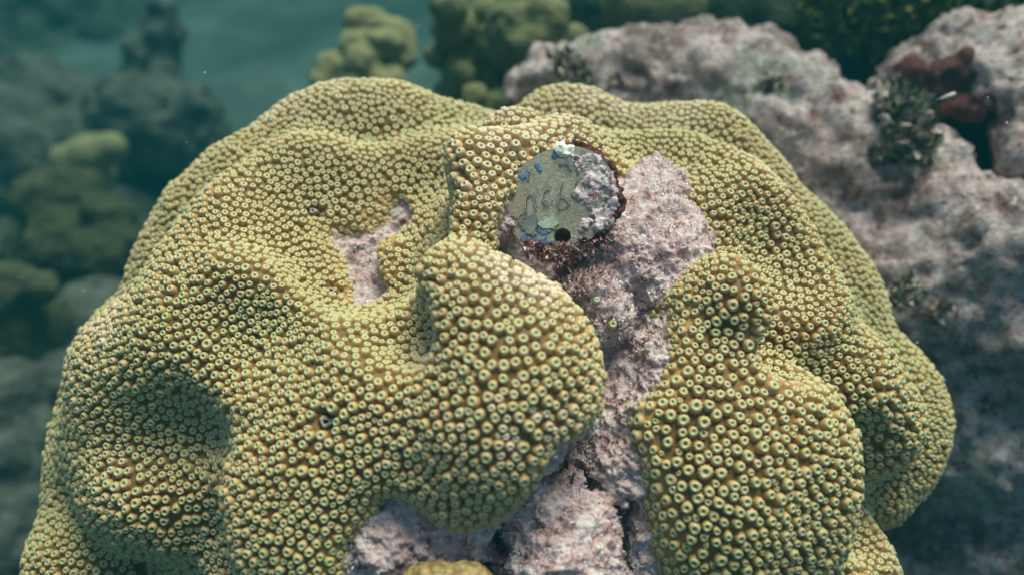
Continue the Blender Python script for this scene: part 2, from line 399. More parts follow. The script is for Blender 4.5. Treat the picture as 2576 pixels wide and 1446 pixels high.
LV, LQ = surface_nets(live, G)
# dead core: the same body a little lower, with its own lumps, hump and crevices
core = F + np.where(near, .035 + .035 * np.clip(-CUT / .1, 0, 1), .06).astype(np.float32)
cp, cs_ = [], []
def dchain(pts, L, k=.04):
    q = []
    for x, y, r, l in pts:
        p, n = dome(x, y); q.append((p + n * (l - r), r))
    if len(q) == 1: q.append(q[0])
    for (a, ra), (b, rb) in zip(q[:-1], q[1:]): L.append((a, ra, b, rb, k))
dchain([(1420, 1330, .16, .02), (1420, 1440, .2, .10), (1410, 1540, .24, .12)], cp, .05)
dchain([(960, 1310, .1, -.02), (970, 1400, .16, .04), (1040, 1480, .18, .05)], cp, .06); dchain([(1090, 1380, .12, .0), (1200, 1370, .1, .0)], cp, .06); dchain([(1610, 1200, .12, -.06), (1640, 1330, .12, -.05), (1640, 1460, .12, -.04)], cp, .06)
dchain([(1620, 570, .2, -.03), (1700, 590, .18, -.03), (1770, 560, .12, -.03)], cp, .1); dchain([(1690, 400, .12, -.02), (1640, 480, .18, -.02)], cp, .1)
dchain([(1500, 690, .1, -.05), (1560, 760, .1, -.06)], cp); dchain([(985, 520, .03, -.08)], cp)
for a in ([(1345, 1205, .025, -.1), (1385, 1200, .03, -.14), (1445, 1212, .02, -.1)], [(1500, 1235, .025, -.1), (1535, 1250, .025, -.12)], [(1262, 1310, .025, -.14), (1262, 1330, .025, -.14)],
          [(1248, 1375, .03, -.14), (1250, 1410, .03, -.14)], [(1575, 1300, .022, -.08), (1585, 1370, .026, -.08), (1590, 1460, .026, -.08)],  [(1600, 1340, .02, -.08), (1612, 1270, .016, -.06)]):
    dchain(a, cs_, .015)
core = add_caps(G, core, cp)
for p, r in HOLES: core = add_caps(G, core, [(p + (EC - p) * .02, r * .62, p + (EC - p) * .12, r * .6, .01)], True)

for a, ra, b, rb, k in cs_:                       # crevices reach from the surface inward
    n = (a - EC) / ES ** 2; n /= np.linalg.norm(n)
    core = add_caps(G, core, [(a + n * z, ra, b + n * z, rb, k) for z in np.arange(-.16, .2, .035)], True)
core = add_caps(G, core, [(at(1262, 560, 3.0), .085, at(1275, 590, 3.0), .075, .02)], True)
core = add_caps(G, core, [(at(1418, 596, 3.05), .06, at(1418, 578, 3.6), .06, .01)], True)
core = core.astype(np.float32); core[0] = core[-1] = .3; core[:, 0] = core[:, -1] = .3; core[:, :, 0] = core[:, :, -1] = .3
DV, DQ = surface_nets(core, G)
dsd = dead_sd(DV); kf = (dsd[DQ].min(1) < .1) | (np.min([np.linalg.norm(DV[DQ].mean(1) - p, axis=1) for p, r in HOLES], 0) < .16)
# keep the core where it shows, refine it once and roughen it
used, inv = np.unique(DQ[kf], return_inverse=True); DV2 = DV[used]; DQ2 = inv.reshape(-1, 4)
def refine(V, Q):
    n = len(V); c = V[Q].mean(1); e = np.stack([Q, np.roll(Q, -1, 1)], -1).reshape(-1, 2); es = np.sort(e, 1)
    ue, iv = np.unique(es, axis=0, return_inverse=True); iv = iv.reshape(-1, 4)
    W = np.concatenate([V, V[ue].mean(1), c]); ce = n + len(ue) + np.arange(len(Q)); ed = n + iv
    return W, np.concatenate([np.stack([Q[:, i], ed[:, i], ce, ed[:, i - 1]], -1) for i in range(4)])
for _ in range(2): DV2, DQ2 = refine(DV2, DQ2)
N = vnormals(DV2, DQ2)
DV2 = DV2 + N * (.022 * fbm(DV2 * 9, 3, 5) + .017 * fbm(DV2 * 34, 4, 8, .6))[:, None]
colony = empty('coral_colony', (float(EC[0]), float(EC[1]), -.75))
tag(colony, 'large mustard yellow lobed stony coral colony carrying the round metal tag', 'coral')
o_dead = keep(obj('dead_skeleton', mesh_np('dead_skeleton', DV2, DQ2), MAT_DEAD), colony); o_dead['label'] = 'bare pinkish dead channel between the living lobes'
o_live = keep(obj('living_tissue', mesh_np('living_tissue', LV, LQ), MAT_TISSUE), colony)
lip_ = np.clip(1 - np.maximum(dead_sd(LV) - .012, 0) / .035, 0, 1); attr(o_live.data, 'tint', np.stack([lip_, lip_, lip_, 1 + 0 * lip_], -1))
bvh = BVHTree.FromPolygons([tuple(v) for v in LV], [tuple(q) for q in LQ])
# ------------------------------------------------------------------ polyps
LN = vnormals(LV, LQ)
fc = LV[LQ].mean(1); fn = LN[LQ].mean(1); fn /= np.linalg.norm(fn, axis=1)[:, None]
fa = np.linalg.norm(np.cross(LV[LQ[:, 2]] - LV[LQ[:, 0]], LV[LQ[:, 3]] - LV[LQ[:, 1]]), axis=1) / 2
rad = (fc - EC) / ES ** 2; rad /= np.linalg.norm(rad, axis=1)[:, None]
fd = dead_sd(fc)
tocam = CAM - fc; dist = np.linalg.norm(tocam, axis=1); facing = (fn * tocam).sum(1) / dist
ok = ((fn * rad).sum(1) > -.15) & (fd > -.02) & (fc[:, 2] > -.68) & ((facing > -.55) | (fc[:, 2] > .5))
def spacing(c):
    """bigger polyps on the bulging lobes, smaller in the valleys"""
    s = np.full(len(c), .0305)
    for x, y, r, a in ((1270, 950, .42, .0062), (1830, 1200, .5, .0075), (1180, 400, .25, .008), (480, 1380, .3, .006), (2240, 1130, .3, .008), (2000, 620, .3, .004), (430, 1130, .2, .004)):
        p, n = dome(x, y); s += a * np.exp(-((c - p) ** 2).sum(1) / r ** 2)
    return s * (1 + .10 * fbm(c * 2.2, 2, 21))
cand = np.flatnonzero(ok); pr = fa[cand] / spacing(fc[cand]) ** 2; pr /= pr.sum()
NC = 380000
pick = rng.choice(cand, NC, p=pr); b2 = rng.random((NC, 2))
cv = LV[LQ[pick]]; pt = (cv[:, 0] * ((1 - b2[:, 0]) * (1 - b2[:, 1]))[:, None] + cv[:, 1] * (b2[:, 0] * (1 - b2[:, 1]))[:, None] + cv[:, 2] * (b2[:, 0] * b2[:, 1])[:, None] + cv[:, 3] * ((1 - b2[:, 0]) * b2[:, 1])[:, None])
sp = spacing(pt) * np.clip(1 + .09 * rng.normal(size=NC), .75, 1.25); sp[int(NC * .62):] *= rng.uniform(.6, .8, NC - int(NC * .62))
cell = .05; grid = {}; acc = []
for i in range(NC):
    x, y, z = pt[i]; ci = (int(x // cell), int(y // cell), int(z // cell)); bad = False
    for a in (-1, 0, 1):
        for b in (-1, 0, 1):
            for c in (-1, 0, 1):
                for j in grid.get((ci[0] + a, ci[1] + b, ci[2] + c), ()):
                    qx, qy, qz = pt[j]; dd = (qx - x) ** 2 + (qy - y) ** 2 + (qz - z) ** 2
                    if dd < (.46 * (sp[i] + sp[j])) ** 2: bad = True; break
                if bad: break
            if bad: break
        if bad: break
    if not bad: grid.setdefault(ci, []).append(i); acc.append(i)
PP = pt[acc].copy(); PS = sp[acc].copy()
PN = np.zeros_like(PP)
for it in range(7):                                # even out the packing
    kd = KDTree(len(PP))
    for i, p in enumerate(PP): kd.insert(p, i)
    kd.balance(); mv = np.zeros_like(PP)
    for i, p in enumerate(PP):
        for (c, j, d) in kd.find_n(p, 7):
            if j == i or d < 1e-6: continue
            t = .5 * (PS[i] + PS[j]) * 1.04
            if d < t: mv[i] += (p - np.array(c)) / d * (t - d) * .3
    PP = PP + mv
    for i, p in enumerate(PP):
        l, n, f, d = bvh.find_nearest(p)
        PP[i] = l; PN[i] = n
okp = (dead_sd(PP) > -.02) & (np.min([np.linalg.norm(PP - p, axis=1) - r for p, r in HOLES], 0) > .006); PP, PN, PS = PP[okp], PN[okp], PS[okp]
fq = [bvh.find_nearest(p)[2] for p in PP]; PN = fn[fq]
kd = KDTree(len(PP))
for i, p in enumerate(PP): kd.insert(p, i)
kd.balance(); NN = np.array([np.mean([d for _, _, d in kd.find_n(p, 6)[1:]]) for p in PP])
PR = (.5 * PS + .5 * NN * .99).clip(0, 1.25 * PS) * .50 * rng.uniform(.84, 1.10, len(PP))
edge = np.clip(1 - dead_sd(PP) / .06, 0, 1)
pv = CAM - PP; pd = np.linalg.norm(pv, axis=1); pf = (PN * pv).sum(1) / pd
print('polyps', len(PP))
palew = np.zeros(len(PP))
for x, y, r, a in ((1310, 730, .14, .75), (1340, 800, .10, .6), (1290, 340, .22, .5), (1130, 350, .12, .6), (1260, 430, .16, .35), (1850, 680, .06, .3), (1400, 330, .15, .4)):
    p, n = dome(x, y); palew = np.maximum(palew, a * np.exp(-((PP - p - n * .1) ** 2).sum(1) / r ** 2))
palew = np.maximum(palew, .5 * np.clip(fbm(PP * 2.6, 3, 91) - .3, 0, 1)); palew = np.clip(palew * rng.uniform(.1, 1.5, len(PP)), 0, .85)
def polyp_proto(seg, seed, closed=.0):
    """unit polyp: ribbed barrel, toothed mouth ring, sunken pit. Returns verts, quads, tint"""
    r0 = random.Random(seed); a = np.arange(seg) / seg * 2 * np.pi + r0.uniform(0, 6)
    alt = np.where(np.arange(seg) % 2 == 0, 1., -1.)
    rings = [(1.15, -.30, .00, 0., .35), (1.04, .05, .045, 0., .15), (1.0, .40, .06, 0., 0.), (.91, .70, .08, .05, 0.), (.77, .90, .08, .3, 0.), (.60, 1.02, .10, 1., 0.), (.42, .97, .24, .9, .05), (.26, .82, .25, .35, .6), (.08, .72, 0., 0., 1.)]
    V, T = [], []
    for r, z, am, rw, pw in rings:
        if r < .7: r = r * (1 - closed)
        rr = r * (1 + am * alt) * (1 + .05 * np.sin(2 * a + seed) + .03 * np.sin(3 * a + 2 * seed))
        V.append(np.stack([rr * np.cos(a), rr * np.sin(a), np.full(seg, z) + (.05 * alt if rw > .5 else 0)], -1))
        pwv = np.clip(pw + (.35 * (alt < 0) if .05 < pw < .5 and rw > .3 else 0), 0, 1)
        T.append(np.stack([np.full(seg, rw), np.broadcast_to(pwv, seg), np.zeros(seg), np.zeros(seg)], -1))
    V = np.concatenate(V); T = np.concatenate(T); n = len(rings); Q = []
    for k in range(n - 1):
        i = np.arange(seg); j = (i + 1) % seg
        Q.append(np.stack([k * seg + i, k * seg + j, (k + 1) * seg + j, (k + 1) * seg + i], -1))
    i = np.arange(0, seg, 2); b = (n - 1) * seg
    cap = np.array([[b + 2 * u, b + 2 * u + 1, b + (2 * u + 2) % seg, b + seg // 2] for u in range(seg // 2)])
    return V, np.concatenate(Q), T
def frames(Nm, spin):
    t = np.where(np.abs(Nm[:, 2:3]) < .9, [[0, 0, 1.]], [[1., 0, 0]]); x = np.cross(t, Nm); x /= np.linalg.norm(x, axis=1)[:, None]; y = np.cross(Nm, x)
    c, s = np.cos(spin)[:, None], np.sin(spin)[:, None]
    return x * c + y * s, y * c - x * s
def polyp_mesh(name, ids, seg):
    VV, QQ, TT = [], [], []; base = 0; nv = 5
    for v in range(nv):
        s = ids[v::nv]
        if not len(s): continue
        pv_, pq, pt_ = polyp_proto(seg, v + 1, (.0, .12, .05, .2, .0)[v])
        X, Y = frames(PN[s], rng.uniform(0, 6.28, len(s))); r = PR[s][:, None, None]
        hgt = (HGT[s])[:, None, None]
        W = PP[s][:, None] + r * (pv_[None, :, 0:1] * X[:, None] + pv_[None, :, 1:2] * Y[:, None]) + hgt * r * pv_[None, :, 2:3] * PN[s][:, None]
        t = np.repeat(pt_[None], len(s), 0).copy(); t[:, :, 2] = rng.random((len(s), 1)) * .55 + .45 * edge[s][:, None]; t[:, :, 3] = palew[s][:, None] * (.4 + .6 * (1 - t[:, :, 1]))
        VV.append(W.reshape(-1, 3)); TT.append(t.reshape(-1, 4))
        QQ.append((pq[None] + base + (np.arange(len(s)) * len(pv_))[:, None, None]).reshape(-1, 4)); base += len(s) * len(pv_)
    me = mesh_np(name, np.concatenate(VV), np.concatenate(QQ)); attr(me, 'tint', np.concatenate(TT)); return me
HGT = rng.uniform(1.0, 1.4, len(PP)) * (1 - .3 * edge)
# the hundred that show largest are parts of their own, the rest one mesh
px = (pv @ -RT) / (pv @ -FW) * FPX + 1287.5; py = 723 - (pv @ -UP) / (pv @ -FW) * FPX
vis = (px > 0) & (px < 2575) & (py > 0) & (py < 1446) & (pf > .3)
size = np.where(vis, PR / pd * np.sqrt(np.clip(pf, 0, 1)), 0); order = np.argsort(-size)
big = []
lb = BVHTree.FromPolygons([tuple(v) for v in LV], [tuple(q) for q in LQ])
for i in order:
    p = PP[i] + PN[i] * PR[i] * 1.5; d = CAM - p; L = np.linalg.norm(d)
    if lb.ray_cast(Vector(p), Vector(d / L), L)[0] is None: big.append(i)
    if len(big) == 100: break
rest = np.setdiff1d(np.arange(len(PP)), big); seen = rest[pf[rest] > -.05]; back = rest[pf[rest] <= -.05]
o = keep(obj('polyps', polyp_mesh('polyps', np.concatenate([seen]), 20), MAT_POLYP), colony); o['kind'] = 'stuff'; o.parent = o_live; o.matrix_parent_inverse = Matrix()
o.matrix_parent_inverse = o_live.matrix_local.inverted() if False else Matrix()
VAR = []
for v in range(5):
    a, b, c = polyp_proto(24, v + 1, (.0, .1, .05, .15, .0)[v]); me = mesh_np('polyp', a, b); c = c.copy(); c[:, 2] = .2 * v; attr(me, 'tint', c); me.materials.append(MAT_POLYP); VAR.append(me)
X, Y = frames(PN[big], rng.uniform(0, 6.28, 100))
for n_, i in enumerate(big):
    o = bpy.data.objects.new('polyp', VAR[n_ % 5]); COL.objects.link(o); o.parent = o_live
    r = float(PR[i]); Z = PN[i] * r * HGT[i]
    o.matrix_basis = Matrix(((X[n_][0] * r, Y[n_][0] * r, Z[0], PP[i][0]), (X[n_][1] * r, Y[n_][1] * r, Z[1], PP[i][1]), (X[n_][2] * r, Y[n_][2] * r, Z[2], PP[i][2]), (0, 0, 0, 1)))
if len(back):
    o = obj('polyps', polyp_mesh('polyps', back, 8), MAT_POLYP); o['kind'] = 'stuff'; o.parent = o_live
m = M('bored_rim_pit_shade', .9, .1); rw, pw, _, _, _ = m.attr('tint')
c = m.mix(rw, (.30, .20, .08), (.46, .41, .34)); c = m.mix(pw, c, (.012, .010, .008)); m.color(c); m.bump(m.noise(90, 4), .8, .01); MAT_BORE = m.m  # near-black pit colour stands in for the shade down the hole
for p, r in HOLES:
    v, f, t_ = polyp_proto(20, 3); v = v * np.array([1., .8, .8]); v[:, :2] *= (1 + .15 * np.sin(3 * np.arctan2(v[:, 1], v[:, 0]) + 1))[:, None]; v[-60:, 2] -= np.repeat([0, .5, 1.0], 20)
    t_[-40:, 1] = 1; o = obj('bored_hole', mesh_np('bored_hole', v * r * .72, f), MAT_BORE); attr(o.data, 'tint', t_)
    n = (p - EC) / ES ** 2; n /= np.linalg.norm(n); o.location = p - n * r * .35
    o.rotation_euler = Vector(n * .6 + (CAM - p) / np.linalg.norm(CAM - p) * .4).to_track_quat('Z', 'Y').to_euler(); o.parent = o_live
# ------------------------------------------------------------------ turf and grit on the dead skeleton
def turf(V, Q, cnt, keepf, pal, name, parent, Lr=(.015, .04), wd=.0035):
    c = V[Q].mean(1); a = np.linalg.norm(np.cross(V[Q[:, 2]] - V[Q[:, 0]], V[Q[:, 3]] - V[Q[:, 1]]), axis=1)
    a = a * keepf(c); a /= a.sum(); s = rng.choice(len(Q), cnt, p=a); nn = vnormals(V, Q)[Q[s, 0]]
    p = c[s] + rng.normal(size=(cnt, 3)) * .004; d = nn * .6 + rng.normal(size=(cnt, 3)) * .8; d /= np.linalg.norm(d, axis=1)[:, None]
    sx = np.cross(d, rng.normal(size=(cnt, 3))); sx /= np.linalg.norm(sx, axis=1)[:, None]
    L = rng.uniform(*Lr, cnt)[:, None] ; wv = wd * rng.uniform(.5, 1.5, cnt)[:, None]
    bend = rng.normal(size=(cnt, 3)) * .25
    W = np.stack([p - sx * wv, p + sx * wv, p + d * L * .6 + sx * wv * .8, p + (d + bend) * L], 1)
    pal = np.array(pal); ci = rng.choice(len(pal), cnt, p=pal[:, 3] / pal[:, 3].sum()); colr = pal[ci, :3] * rng.uniform(.75, 1.2, (cnt, 1))
    me = mesh_np(name, W.reshape(-1, 3), np.arange(cnt * 4).reshape(-1, 4), False)
    attr(me, 'tint', np.repeat(np.concatenate([colr, np.ones((cnt, 1))], 1)[:, None], 4, 1).reshape(-1, 4))
    o = obj(name, me, MAT_TURF); o.parent = parent; o['kind'] = 'stuff'; return o
inside = lambda c: (dead_sd(c) < .02).astype(float)
def nearpt(x, y, r):
    p, n = dome(x, y); return lambda c: inside(c) * np.exp(-((c - p) ** 2).sum(1) / r ** 2)
def grit(V, Q, cnt, pal, name, parent):
    """sand grains and broken flakes lying on the bare skeleton"""
    c = V[Q].mean(1); a = np.linalg.norm(np.cross(V[Q[:, 2]] - V[Q[:, 0]], V[Q[:, 3]] - V[Q[:, 1]]), axis=1) * inside(c) * np.clip(fbm(c * 5, 4, 77) * 1.6 + .35, .03, 1); a /= a.sum()
    s = rng.choice(len(Q), cnt, p=a); p = c[s] + rng.normal(size=(cnt, 3)) * .004
    r = (.0018 + .0035 * rng.random(cnt) ** 3)[:, None, None]; u = rng.normal(size=(cnt, 4, 3)); u /= np.linalg.norm(u, axis=2)[:, :, None]
    base = np.array([[1, 1, 1], [1, -1, -1], [-1, 1, -1], [-1, -1, 1.]]) / 1.73; W = p[:, None] + (base[None] + u * .5) * r
    k = np.arange(cnt)[:, None, None] * 4; f = (np.array([[0, 1, 2], [0, 3, 1], [0, 2, 3], [1, 3, 2]])[None] + k).reshape(-1, 3)
    pal = np.array(pal); ci = rng.choice(len(pal), cnt, p=pal[:, 3] / pal[:, 3].sum()); colr = pal[ci, :3] * rng.uniform(.75, 1.15, (cnt, 1))
    me = mesh_np(name, W.reshape(-1, 3), f, False); attr(me, 'tint', np.repeat(np.concatenate([colr, np.ones((cnt, 1))], 1)[:, None], 4, 1).reshape(-1, 4))
    o = obj(name, me, MAT_TURF); o.parent = parent; o['kind'] = 'stuff'
grit(DV2, DQ2, 17000, [(.90, .86, .83, 5), (.74, .60, .57, 3), (.50, .33, .31, 2), (.22, .15, .15, 1)], 'sand_grains', o_dead)
turf(DV2, DQ2, 5000, inside, [(.84, .78, .75, 3), (.62, .44, .42, 2), (.34, .22, .21, 1)], 'turf_algae', o_dead, (.004, .014), .0011)
turf(DV2, DQ2, 7000, nearpt(1470, 660, .20), [(.42, .19, .16, 2), (.60, .40, .36, 3), (.84, .76, .72, 3)], 'red_turf', o_dead, (.005, .015), .0011)
# ------------------------------------------------------------------ the round tag
TC = at(1416, 492, 3.05); tn = CAM - TC; tn = tn / np.linalg.norm(tn) + np.array([-.20, 0, .26]); tn /= np.linalg.norm(tn)
tu = np.cross(tn, RT); tu /= np.linalg.norm(tu); tr = np.cross(tu, tn)
TU = .000322
def T(x, y, z=0.): return np.array([(x - 785) * TU * 1.03, -(y - 735) * TU * 1.03, z])
TM = Matrix(((tr[0], tu[0], tn[0], TC[0]), (tr[1], tu[1], tn[1], TC[1]), (tr[2], tu[2], tn[2], TC[2]), (0, 0, 0, 1)))
tagroot = bpy.data.objects.new('metal_tag', None); tagroot.empty_display_size = .1; COL.objects.link(tagroot); tagroot.matrix_world = TM
tag(tagroot, 'round grey metal tag with blue paint flakes and pink crust standing in the coral', 'tag')
def smoothloop(pts, n=4):
    P = np.array(pts, float); out = []
    for i in range(len(P)):
        a, b, c, d = P[i - 1], P[i], P[(i + 1) % len(P)], P[(i + 2) % len(P)]
        for k in range(n):
            t = k / n; out.append(.5 * ((2 * b) + (c - a) * t + (2 * a - 5 * b + 4 * c - d) * t * t + (3 * b - a - 3 * c + d) * t ** 3))
    return np.array(out)
DISC = smoothloop([(172, 800), (190, 650), (262, 495), (370, 375), (510, 285), (680, 225), (850, 205), (1010, 235), (1160, 320), (1280, 450), (1340, 600), (1350, 780), (1320, 930), (1240, 1070), (1120, 1190), (960, 1290), (780, 1335), (600, 1330), (430, 1290), (330, 1230), (240, 1125), (188, 980)])
def plate(name, outline, mat, z, th, hole=None, parent=None, bev=0.):
    bm = bmesh.new(); E = []
    for L in ([outline] if hole is None else [outline, hole]):
        vs = [bm.verts.new(T(x, y, z)) for x, y in L]
        E += [bm.edges.new((vs[i], vs[(i + 1) % len(vs)])) for i in range(len(vs))]
    bmesh.ops.triangle_fill(bm, edges=E, use_beauty=True, use_dissolve=False, normal=(0, 0, 1))
    bmesh.ops.recalc_face_normals(bm, faces=bm.faces[:])
    if sum(f.normal.z for f in bm.faces) < 0: bmesh.ops.reverse_faces(bm, faces=bm.faces[:])
    r = bmesh.ops.extrude_face_region(bm, geom=bm.faces[:], use_keep_orig=True)
    for v in r['geom']:
        if isinstance(v, bmesh.types.BMVert): v.co.z -= th
    bmesh.ops.recalc_face_normals(bm, faces=bm.faces[:])
    me = bpy.data.meshes.new(name); bm.to_mesh(me); bm.free()
    return obj(name, me, mat, parent)
m = M('worn_tag_metal', .55, .4); m.b.inputs['Metallic'].default_value = .15
n1 = m.noise(7, 5, .6, .6); n2 = m.noise(38, 5, .7, 1.2); n3 = m.noise(90, 3, .6, 3.)
c = m.ramp(n1, [(.32, (.15, .125, .075)), (.45, (.31, .29, .20)), (.58, (.21, .18, .115)), (.70, (.36, .35, .25))])
c = m.mix(m.ramp(n2, [(.56, 0), (.66, .6)]), c, (.46, .48, .39)); c = m.mix(m.ramp(n2, [(.32, .7), (.42, 0)]), c, (.13, .10, .065)); c = m.mix(m.ramp(n3, [(.62, 0), (.68, .45)]), c, (.46, .46, .40))
n4 = m.noise(16, 2, .5, 6.); c = m.mix(m.ramp(n4, [(.47, 0), (.49, .5), (.51, 0)]), c, (.12, .11, .08)); c = m.mix(m.ramp(n4, [(.57, 0), (.585, .5), (.60, 0)]), c, (.55, .56, .48))
m.color(c); m.bump(m.math('ADD', n2, n3), .7, .008); MAT_TAG = m.m
MAT_BLUE = mottled('blue_paint', [(.05, .10, .20), (.07, .16, .32), (.16, .22, .34)], 30, .4, 120, .004)
MAT_GROOVE = mottled('groove_dark', [(.08, .072, .05), (.13, .12, .085)], 30, .3, 120, .004)  # dark tone of the engraved strokes
MAT_GLINT = mottled('groove_glint', [(.36, .37, .30), (.46, .47, .40)], 30, .3, 120, .004)  # pale tone painted as the glint along the grooves
MAT_CRUST = mottled('pink_crust', [(.08, .026, .024), (.24, .085, .08), (.62, .50, .46), (.76, .67, .62), (.36, .16, .15)], 26, .9, 90, .012)
MAT_BARN = mottled('barnacle_shell', [(.62, .52, .30), (.80, .76, .62), (.84, .80, .70)], 14, .6, 80, .01)
MAT_GREENP = mottled('green_film', [(.26, .30, .21), (.36, .42, .30), (.42, .40, .32)], 12, .5, 80, .006)
MAT_GREYP = mottled('grey_film', [(.11, .12, .10), (.18, .19, .16), (.27, .28, .22)], 12, .5, 80, .006)
MAT_BROWNP = mottled('brown_film', [(.21, .16, .10), (.28, .22, .15), (.29, .27, .19)], 12, .5, 80, .006)
hole = [(780 + 92 * math.cos(a), 1185 + 92 * math.sin(a)) for a in np.linspace(0, 2 * np.pi, 28)[:-1]]
plate('disc', DISC, MAT_TAG, .012, .024, hole, tagroot)
def rag(pts, n=5, j=5):
    P = np.array(pts, float); out = []
    for a, b in zip(P, np.roll(P, -1, 0)):
        for i in range(n): out.append(a + (b - a) * i / n + rng.normal(size=2) * j)
    return out
for f in ([(318, 512), (395, 455), (425, 480), (408, 520), (428, 560), (405, 578), (385, 530), (330, 545)], [(485, 402), (532, 390), (552, 465), (536, 485), (505, 440)], [(752, 402), (785, 398), (792, 415), (760, 422)], [(665, 310), (700, 300), (760, 325), (700, 335)],
          [(318, 1192), (350, 1150), (385, 1160), (395, 1205), (470, 1188), (622, 1198), (600, 1258), (535, 1308), (470, 1272), (432, 1240), (375, 1240)], [(508, 1100), (652, 1132), (605, 1160), (520, 1132)]):
    plate('paint_flake', rag(f, 6, 7), MAT_BLUE, .0150, .004, None, tagroot)
for nm, mt, f, z in (('green_film', MAT_GREENP, [(530, 1045), (600, 975), (700, 985), (740, 1040), (690, 1110), (620, 1125), (560, 1095)], .0165), ('grey_film', MAT_GREYP, [(330, 1010), (400, 945), (500, 935), (515, 1010), (495, 1150), (420, 1155), (340, 1090)], .0172), ('brown_film', MAT_BROWNP, [(205, 720), (290, 660), (385, 740), (395, 880), (300, 960), (215, 960), (195, 840)], .0145)):
    plate(nm, rag(f, 7, 12), mt, z, .004, None, tagroot)
def stroke(pts, wd, z, mat, par, off=(0, 0)):
    P = np.array(pts, float) + off; D = np.gradient(P, axis=0); Nn = np.stack([-D[:, 1], D[:, 0]], 1); Nn /= np.linalg.norm(Nn, axis=1)[:, None]
    wv = wd * (1 + .35 * rng.normal(size=len(P)).clip(-1.2, 1.5))[:, None]
    L = list(P + Nn * wv) + list((P - Nn * wv)[::-1]); return plate('engraved_mark', L, mat, z, .003, None, par)
def fine(p, n=5):
    p = np.array(p, float); t = np.linspace(0, len(p) - 1, (len(p) - 1) * n + 1); i = np.minimum(t.astype(int), len(p) - 2); f = (t - i)[:, None]
    a, b, c, d = p[np.maximum(i - 1, 0)], p[i], p[i + 1], p[np.minimum(i + 2, len(p) - 1)]
    return .5 * (2 * b + (c - a) * f + (2 * a - 5 * b + 4 * c - d) * f * f + (3 * b - a - 3 * c + d) * f ** 3)
for g in ([(400, 920), (392, 830), (400, 755), (432, 716), (470, 718), (490, 760), (494, 830), (512, 880)], [(666, 650), (622, 668), (588, 710), (580, 768), (602, 815), (642, 830), (682, 804)], [(796, 600), (768, 680), (756, 760), (758, 880)],
          [(758, 756), (800, 755), (843, 788), (866, 838), (820, 862), (758, 880)], [(1000, 572), (950, 592), (922, 640), (928, 690), (948, 712)], [(836, 340), (830, 410)], [(850, 382), (872, 420), (897, 462)]):
    a = stroke(fine(g), 5, .0190, MAT_GROOVE, tagroot); stroke(fine(g), 2.0, .0196, MAT_GLINT, a, (-9, 4));  # dark stroke, with an offset pale strip as its painted glint
def lump(name, pts, mat, h, disp, k=.012, parent=None):
    """crust built of merged beads in the tag's own space: (x, y, z, radius)"""
    pr = [((T(x, y, z)), r, T(x, y, z), r) for x, y, z, r in pts]
    o = blob(name, pr, mat, h, k, disp); o.parent = parent; return o
beads = []
for i in range(320):
    x, y = rng.uniform(930, 1370), rng.uniform(330, 1130)
    e = 950 + 60 * math.sin(y / 70) + (90 if y > 850 else 0) + max(0, (y - 950) * .5)
    if x < e or math.hypot((x - 770) / 600, (y - 760) / 575) > .98: continue
    beads.append((x, y, rng.uniform(-.002, .006), rng.uniform(.008, .015)))
lump('pink_crust', beads, MAT_CRUST, .005, ((120, .006, 3, 3), (38, .008, 3, 9)), .012, tagroot)
rimp = [(900, 180), (960, 190), (1040, 225), (1110, 265), (1180, 320), (1240, 390), (1300, 470), (1345, 560), (1370, 660), (1380, 760), (1378, 850), (1350, 940), (1300, 1010), (1240, 1075), (1190, 1130), (1140, 1190), (1080, 1240)]
beads = []
for a, b in zip(rimp[:-1], rimp[1:]):
    for t in (0, .33, .66): beads.append((a[0] + (b[0] - a[0]) * t, a[1] + (b[1] - a[1]) * t, rng.uniform(-.026, -.006), rng.uniform(.009, .018)))
lump('red_rim', beads, MAT_RED, .004, ((45, .010, 4, 4),), .014, tagroot)
lump('barnacle', [(715, 228, .004, .017), (765, 205, .005, .016), (800, 262, .006, .018), (845, 290, .004, .015), (755, 268, .003, .014), (880, 245, .003, .014), (900, 300, .002, .012)], MAT_BARN, .004, ((45, .009, 4, 5),), .012, tagroot)
lump('pale_film', [(1000, 1040, .006, .014), (1040, 1080, .006, .016), (1020, 1130, .004, .014), (960, 1100, .003, .012), (1080, 1030, .004, .014)], MAT_CRUST, .004, ((60, .005, 3, 6),), .015, tagroot)
# tufts of dark red algae against the foot of the tag
turf(DV2, DQ2, 1500, nearpt(1425, 610, .12), [(.16, .07, .06, 3), (.32, .17, .14, 2), (.55, .42, .38, 2)], 'dark_turf', o_dead, (.010, .035), .0012)
BASE_FUZZ = [(at(x, y, 3.03), r) for x, y, r in ((1360, 628, .02), (1400, 636, .03), (1440, 632, .03), (1475, 618, .035), (1505, 590, .03), (1530, 555, .022), (1330, 622, .02))]
# small growths on the bare channel
def small(name, x, y, r, mat, label, l=0.):
    p, n = dome(x, y); hit = bvh_dead.ray_cast(Vector(CAM), Vector(ray(x, y)).normalized())[0]
    p = np.array(hit) if hit is not None else p
    v, f, t_ = polyp_proto(20, 5); V = v * r * np.array([1, 1, 1.1]); o = obj(name, mesh_np(name, V, f), mat); attr(o.data, 'tint', t_)
    o.rotation_euler = Vector(n * .5 + (CAM - p) / np.linalg.norm(CAM - p) * .5).to_track_quat('Z', 'Y').to_euler(); o.location = p; return keep(o, colony)
bvh_dead = BVHTree.FromPolygons([tuple(v) for v in DV2], [tuple(q) for q in DQ2])
MAT_TUNIC = mottled('tunicate', [(.40, .46, .28), (.55, .58, .40)], 20, .3, 90, .005)
small('tube_worm', 1540, 816, .016, MAT_POLYP, ''); small('sea_squirt', 1500, 755, .011, MAT_TUNIC, ''); small('sea_squirt', 1575, 762, .009, MAT_TUNIC, '')
p, n = dome(1130, 1452)
